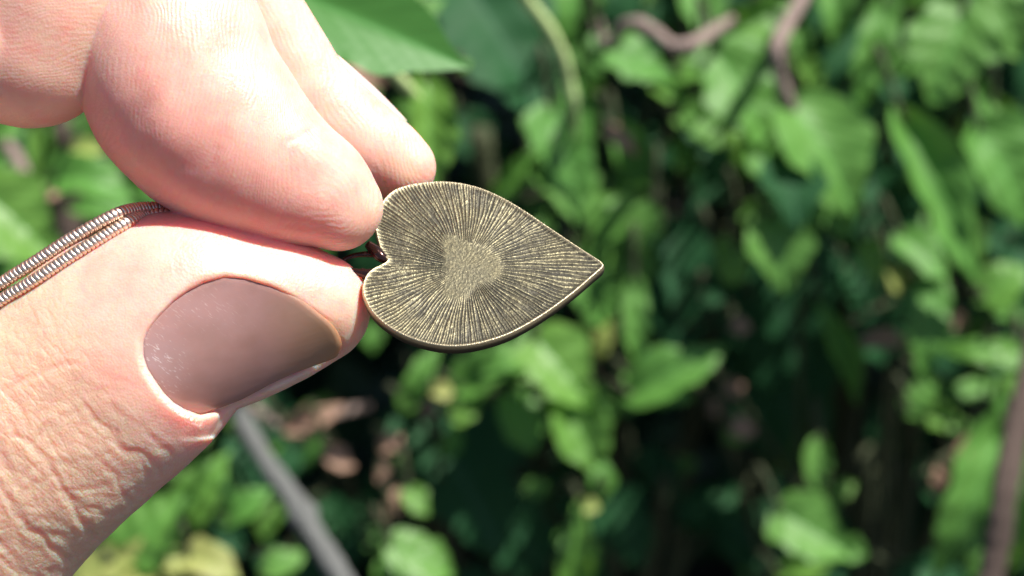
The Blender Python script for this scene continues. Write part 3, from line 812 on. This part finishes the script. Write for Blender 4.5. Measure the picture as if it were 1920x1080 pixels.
PL.append(('leafy_plant', 'plant with small leaves crowding behind the tip of the heart', 'plant', (1180, 520), [
    (1212, 432, 95, 68, -105, 'L', 0, .56, (0, .7, 0)), (1152, 402, 130, 62, 58, 'L', 0, .57), (1178, 505, 140, 100, -80, 'L', 0, .58), (1192, 608, 150, 56, -88, 'L', 0, .56), (1120, 560, 140, 90, -60, 'L', 0, .57),
    (1270, 690, 190, 92, 30, 'L', 0, .56), (1240, 725, 120, 80, -20, 'L', 0, .57), (1390, 612, 36, 34, 0, 'R', 0, .58), (1338, 558, 40, 34, 0, 'D', 0, .58), (1130, 640, 80, 36, 70, 'Y', 2, .57),
    (1265, 560, 260, 170, -80, 'D', 1, .62), (1110, 470, 100, 60, -120, 'L', 0, .58)]))
PL.append(('leafy_plant', 'plant with bright crinkled leaves below the heart pendant', 'plant', (1040, 740), [
    (792, 705, 120, 52, 62, 'L', 0, .55), (940, 690, 160, 80, 25, 'L', 0, .56), (1060, 700, 160, 130, -50, 'B', 1, .55, (0, .6, 0)), (1090, 815, 170, 105, -62, 'B', 0, .55, (0, .6, 0)), (982, 795, 115, 90, -68, 'L', 0, .56, (0, .7, 0)),
    (1010, 640, 120, 90, -40, 'L', 0, .57), (1130, 760, 80, 50, -60, 'L', 0, .57), (975, 705, 40, 30, 0, 'B', 0, .56), (1130, 898, 66, 52, 80, 'L', 0, .54, (0, .9, 0)), (1105, 950, 42, 36, 0, 'Y', 0, .55), (1076, 1030, 170, 64, 86, 'B', 0, .55),
    (1008, 915, 50, 40, 0, 'L', 0, .6), (1175, 760, 40, 36, 0, 'L', 0, .58), (900, 730, 110, 50, 60, 'L', 0, .57)]))
PL.append(('leafy_plant', 'plant with small round and withered leaves under the thumb tip', 'plant', (800, 900), [
    (832, 733, 40, 36, 0, 'Y', 0, .56), (875, 776, 50, 44, 20, 'B', 0, .56), (845, 822, 62, 44, 60, 'L', 0, .57), (735, 828, 46, 36, 40, 'R', 0, .57), (722, 878, 50, 32, 80, 'R', 0, .57), (752, 868, 40, 34, 0, 'B', 0, .57),
    (738, 942, 56, 34, 80, 'R', 0, .57), (785, 940, 60, 46, -50, 'B', 0, .56), (795, 1050, 130, 92, -25, 'B', 0, .55), (728, 1066, 70, 60, 80, 'L', 0, .55), (715, 1005, 60, 50, 60, 'L', 0, .58), (805, 770, 44, 34, 0, 'R', 0, .58),
    (870, 900, 300, 240, -60, 'D', 1, .61), (640, 860, 60, 42, -30, 'R', 0, .57), (590, 780, 110, 46, 22, 'R', 0, .57), (920, 1030, 40, 34, 0, 'L', 0, .62), (810, 620, 90, 50, 60, 'D', 0, .58)]))
PL.append(('creeping_plant', 'plant with yellowing and lime leaves below the thumb', 'plant', (320, 1000), [
    (292, 985, 180, 130, 42, 'B', 1, .52, (0, .6, 0)), (372, 925, 160, 86, 58, 'B', 0, .53), (462, 945, 100, 60, 40, 'L', 0, .55), (395, 885, 100, 60, 30, 'L', 0, .54), (190, 1060, 180, 76, 20, 'Y', 0, .52), (300, 1052, 150, 84, 10, 'Y', 0, .52),
    (402, 1062, 100, 70, -20, 'Y', 1, .52), (470, 870, 110, 80, -60, 'D', 0, .58), (240, 920, 120, 80, 60, 'L', 0, .55), (430, 1010, 80, 50, -50, 'D', 0, .57), (535, 1050, 80, 50, 30, 'L', 0, .57), (130, 1075, 110, 60, 40, 'L', 0, .54)]))
PL.append(('leafy_plant', 'plant of rounded green leaves left of the fingers above the chain', 'plant', (60, 380), [
    (80, 292, 100, 46, -86, 'B', 0, .54), (42, 425, 190, 150, -42, 'B', 1, .52, (0, .6, 0)), (20, 520, 130, 80, -30, 'L', 0, .53), (175, 345, 150, 90, -10, 'L', 0, .55, (0, .6, 0)), (168, 280, 60, 36, 0, 'Y', 0, .54), (205, 390, 120, 50, 0, 'L', 0, .57),
    (15, 245, 60, 50, 0, 'L', 0, .55), (92, 362, 40, 30, 0, 'R', 0, .56), (150, 230, 50, 40, 80, 'L', 0, .57)]))
PL.append(('leafy_plant', 'low plant with a small cluster of leaves in the deep shade lower right', 'plant', (1550, 950), [
    (1536, 878, 100, 52, -92, 'L', 0, .57, (0, .8, 0)), (1580, 915, 52, 44, 20, 'B', 0, .58), (1556, 950, 60, 26, 60, 'L', 2, .58), (1532, 1000, 150, 120, -30, 'L', 1, .57), (1592, 1028, 80, 50, -20, 'L', 0, .58), (1520, 1060, 110, 50, 20, 'B', 0, .58),
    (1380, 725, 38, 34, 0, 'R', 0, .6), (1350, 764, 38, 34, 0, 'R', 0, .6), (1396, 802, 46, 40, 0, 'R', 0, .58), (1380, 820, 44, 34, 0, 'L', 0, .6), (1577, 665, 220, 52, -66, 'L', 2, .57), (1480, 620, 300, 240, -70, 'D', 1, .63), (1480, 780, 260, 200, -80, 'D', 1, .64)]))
PL.append(('leafy_plant', 'plant with a tall leaf behind the dark stick at the lower right edge', 'plant', (1820, 880), [
    (1820, 940, 290, 140, -115, 'L', 0, .56, (.2, .6, 0)), (1872, 800, 130, 60, -100, 'L', 0, .57), (1728, 742, 76, 56, 50, 'L', 0, .56, (0, .9, 0)), (1785, 728, 90, 44, -10, 'L', 0, .57), (1775, 785, 130, 50, -20, 'B', 0, .58), (1850, 725, 120, 46, 10, 'L', 0, .57),
    (1800, 850, 84, 26, 64, 'R', 2, .56), (1764, 890, 70, 30, 70, 'R', 2, .57), (1905, 1010, 140, 70, -100, 'L', 0, .56), (1905, 700, 90, 60, -100, 'B', 0, .56), (1740, 1060, 120, 60, 10, 'D', 0, .58)]))
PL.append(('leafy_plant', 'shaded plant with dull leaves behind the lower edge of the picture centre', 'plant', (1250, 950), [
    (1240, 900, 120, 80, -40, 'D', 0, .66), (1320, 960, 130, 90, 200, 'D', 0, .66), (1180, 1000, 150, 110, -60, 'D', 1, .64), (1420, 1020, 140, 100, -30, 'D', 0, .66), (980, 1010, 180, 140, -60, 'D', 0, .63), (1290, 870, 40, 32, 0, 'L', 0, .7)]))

def px_ground(u, v):
    p = at(u, v, 1.0) - CAMPOS
    t = -CAMPOS.z / p.z
    return CAMPOS + p * t
for (nm, lab, cat, (cu, cv), leaves) in PL:
    top = at(cu, cv, .62)
    root = Vector((top.x + rng.uniform(-.02, .02), top.y + .06, -0.01))
    e = empty(nm, root, lab, cat, 'plants growing behind the hand')
    tubes = []
    mid0 = root.lerp(top, .6) + Vector((0, 0.03, 0))
    sp_ = spline([list(root), list(mid0), list(top + Vector((0, .01, 0)))], 8)
    tubes.append(tube(sp_, np.linspace(.0035, .0016, len(sp_)), 8))
    for L in leaves:
        u, v, ln, wd, an, kk, shp, d = L[:8]
        tl = L[8] if len(L) > 8 else None
        if tl is not None: tl = (tl[0] + rng.uniform(-.08, .08), tl[1], rng.uniform(-.15, .15))
        M = leaf_matrix(u, v, d, ln, wd, an, tl)
        o = bpy.data.objects.new('leaf', near_leaf if ln == 345 else leaf_meshes[kk, shp, int(rng.integers(5))])
        scene.collection.objects.link(o)
        o.parent = e
        M2 = M.copy(); M2.translation = M.translation - root
        o.matrix_local = M2
        if kk == 'R': o['label'] = 'withered brown leaf'
        if kk == 'Y': o['label'] = 'pale yellowish leaf'
        b0 = M.translation
        ax = Vector((M[0][0], M[1][0], M[2][0]))
        j = Vector(sp_[int(rng.integers(8, len(sp_)))])
        q = spline([list(b0), list(b0 - ax * .25 + Vector((0, .012, -.004))), list(j)], 6)
        tubes.append(tube(q, .0007, 6))
    V, F = merge(tubes)
    mesh_obj('stem', V, F, shade_stem, e)

# more leaves of the same thicket, behind the named ones
def scatter(nm, lab, n, region, dr, kinds, size, avoid=()):
    top = at((region[0] + region[2]) / 2, (region[1] + region[3]) / 2, sum(dr) / 2)
    root = Vector((top.x, top.y + .05, -0.01))
    e = empty(nm, root, lab, 'bush', 'plants growing behind the hand')
    tubes = [tube(spline([list(root), list(root.lerp(top, .5) + Vector((.01, .02, 0))), list(top)], 6), .003, 8)]
    c = 0
    while c < n:
        u = rng.uniform(region[0], region[2]); v = rng.uniform(region[1], region[3])
        if any((u - a[0]) ** 2 / a[2] ** 2 + (v - a[1]) ** 2 / a[3] ** 2 < 1 for a in avoid): 
            if rng.random() < .8: c += 1; continue
        d = rng.uniform(*dr); ln = rng.uniform(*size)
        kk = kinds[int(rng.integers(len(kinds)))]
        M = leaf_matrix(u, v, d, ln, ln * rng.uniform(.5, .85), rng.uniform(-150, -30) if rng.random() < .75 else rng.uniform(0, 360))
        o = bpy.data.objects.new('leaf', leaf_meshes[kk, int(rng.integers(3)), int(rng.integers(5))])
        scene.collection.objects.link(o); o.parent = e
        b0 = M.translation.copy(); M.translation = b0 - root; o.matrix_local = M
        q = spline([list(b0), list(b0 + Vector((0, .012, -.006))), list(b0 + Vector((0, .03, -.03)))], 4)
        tubes.append(tube(q, .0005, 5))
        c += 1
    V, F = merge(tubes)
    mesh_obj('stem', V, F, shade_stem, e)
AV = [(1250, 930, 200, 170), (1650, 900, 120, 200), (1280, 540, 110, 150), (1480, 700, 200, 180), (600, 800, 120, 100), (950, 120, 130, 130), (860, 880, 130, 170)]
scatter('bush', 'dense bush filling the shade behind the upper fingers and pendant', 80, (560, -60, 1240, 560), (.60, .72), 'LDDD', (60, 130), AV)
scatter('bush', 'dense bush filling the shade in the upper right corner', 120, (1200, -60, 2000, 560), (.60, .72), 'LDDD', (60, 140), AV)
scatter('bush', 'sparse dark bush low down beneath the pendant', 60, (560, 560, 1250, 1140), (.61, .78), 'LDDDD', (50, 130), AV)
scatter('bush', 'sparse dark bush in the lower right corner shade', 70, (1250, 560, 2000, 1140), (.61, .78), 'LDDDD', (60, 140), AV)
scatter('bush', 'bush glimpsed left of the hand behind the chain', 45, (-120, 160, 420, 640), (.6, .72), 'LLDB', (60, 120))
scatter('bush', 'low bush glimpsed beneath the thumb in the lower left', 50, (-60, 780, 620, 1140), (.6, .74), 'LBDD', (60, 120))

# leaf litter and undergrowth plus an added shading canopy, one uncountable mass
Vu, Fu = [], []
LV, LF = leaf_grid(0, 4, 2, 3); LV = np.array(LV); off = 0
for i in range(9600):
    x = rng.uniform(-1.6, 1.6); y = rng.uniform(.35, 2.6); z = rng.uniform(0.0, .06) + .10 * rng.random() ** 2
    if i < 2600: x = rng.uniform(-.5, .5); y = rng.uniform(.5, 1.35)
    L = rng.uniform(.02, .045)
    if i >= 5200:  # unseen leaves above the view, added to shade the deep background
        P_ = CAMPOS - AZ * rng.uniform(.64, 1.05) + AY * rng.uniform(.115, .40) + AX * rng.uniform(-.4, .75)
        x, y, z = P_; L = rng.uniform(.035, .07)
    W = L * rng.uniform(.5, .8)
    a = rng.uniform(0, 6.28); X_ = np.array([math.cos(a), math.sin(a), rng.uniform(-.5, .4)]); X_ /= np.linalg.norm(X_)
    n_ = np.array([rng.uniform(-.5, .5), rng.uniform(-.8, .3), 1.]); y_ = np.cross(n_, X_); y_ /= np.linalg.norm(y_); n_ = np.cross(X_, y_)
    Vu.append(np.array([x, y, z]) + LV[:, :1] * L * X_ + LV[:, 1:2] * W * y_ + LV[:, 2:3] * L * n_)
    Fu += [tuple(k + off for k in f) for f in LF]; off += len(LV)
mesh_obj('undergrowth', np.vstack(Vu), Fu, leaf_mat('leaf_undergrowth', (0.008, 0.03, 0.012, 1), (0.014, 0.045, 0.014, 1), 0.6, 0.06, .2), kind='stuff')['label'] = 'dark undergrowth over the shaded soil, plus unseen hedge foliage added above to cast shade'

# stems, tendrils and sticks
def stick(name, label, cat, pts, mat, knots=(), part='stem'):
    P = spline([list(at(u, v, d)) + [r * S * d / D0] for (u, v, d, r) in pts], 10)
    r = P[:, 3].copy()
    r *= 1 + .06 * np.sin(np.arange(len(r)) * 1.7) + .05 * np.sin(np.arange(len(r)) * .61)
    for kp in knots: r *= 1 + .35 * np.exp(-((np.arange(len(r)) / len(r) - kp) / .02) ** 2)
    V, F = tube(P[:, :3], r, 14)
    o = mesh_obj(name, V, F, mat)
    o['label'] = label; o['category'] = cat
    return o
stick('tendril', 'wavy brown tendril lying level above the pendant', 'tendril', [(1118, 40, .56, 10), (1128, 72, .55, 11), (1146, 82, .54, 12), (1164, 54, .535, 12), (1194, 42, .53, 12), (1226, 58, .53, 12), (1260, 84, .53, 12), (1300, 80, .53, 12), (1340, 56, .54, 11), (1372, 36, .56, 8)], bark_brown)
stick('tendril', 'brown tendril curving down from the top edge right of centre', 'tendril', [(1530, -60, .56, 13), (1505, -5, .55, 13), (1475, 48, .545, 14), (1456, 92, .54, 14), (1462, 145, .545, 13), (1480, 195, .55, 12), (1498, 235, .56, 10)], bark_brown)
stick('arching_stem', 'pale green arching stem dropping from the top edge above the heart', 'stem', [(955, -60, .5, 10), (985, -5, .51, 11), (1020, 40, .515, 12), (1050, 95, .52, 12), (1066, 150, .525, 11), (1076, 205, .53, 9), (1080, 260, .55, 7)], stem_m.m)
stick('leaf_stalk', 'short pale green stalk above the bright hanging leaf', 'stem', [(690, 85, .44, 9), (722, 120, .45, 11), (755, 155, .455, 12), (785, 185, .46, 8)], stem_m.m)
stick('woody_stem', 'smooth grey woody stem leaning beneath the thumb', 'stem', [(400, 690, .56, 16), (450, 780, .545, 18), (500, 868, .53, 19), (548, 935, .52, 22), (600, 1020, .51, 22), (650, 1100, .5, 22), (700, 1190, .5, 22)], bark_grey, (.55,))
stick('woody_stem', 'dark brown stick rising along the right edge', 'stem', [(1845, 1150, .5, 26), (1868, 1030, .5, 26), (1885, 920, .5, 25), (1905, 810, .51, 24), (1930, 700, .52, 22), (1960, 560, .54, 18)], bark_dark)
stick('shrub_trunk', 'dark upright trunk seen between the fingers and the chain', 'stem', [(100, 140, .6, 16), (118, 230, .59, 20), (128, 310, .58, 22), (132, 390, .58, 22), (130, 480, .58, 22), (125, 620, .59, 22)], bark_dark, (.4,))
stick('twig', 'thin brown twig slanting behind the trunk at the left edge', 'twig', [(-30, 240, .58, 12), (20, 280, .575, 13), (48, 330, .57, 13), (70, 372, .57, 10)], bark_brown)
stick('twig', 'dim brown twig lying in the shade below the thumb tip', 'twig', [(470, 760, .6, 9), (530, 800, .59, 10), (600, 780, .59, 11), (690, 762, .6, 8)], bark_brown)
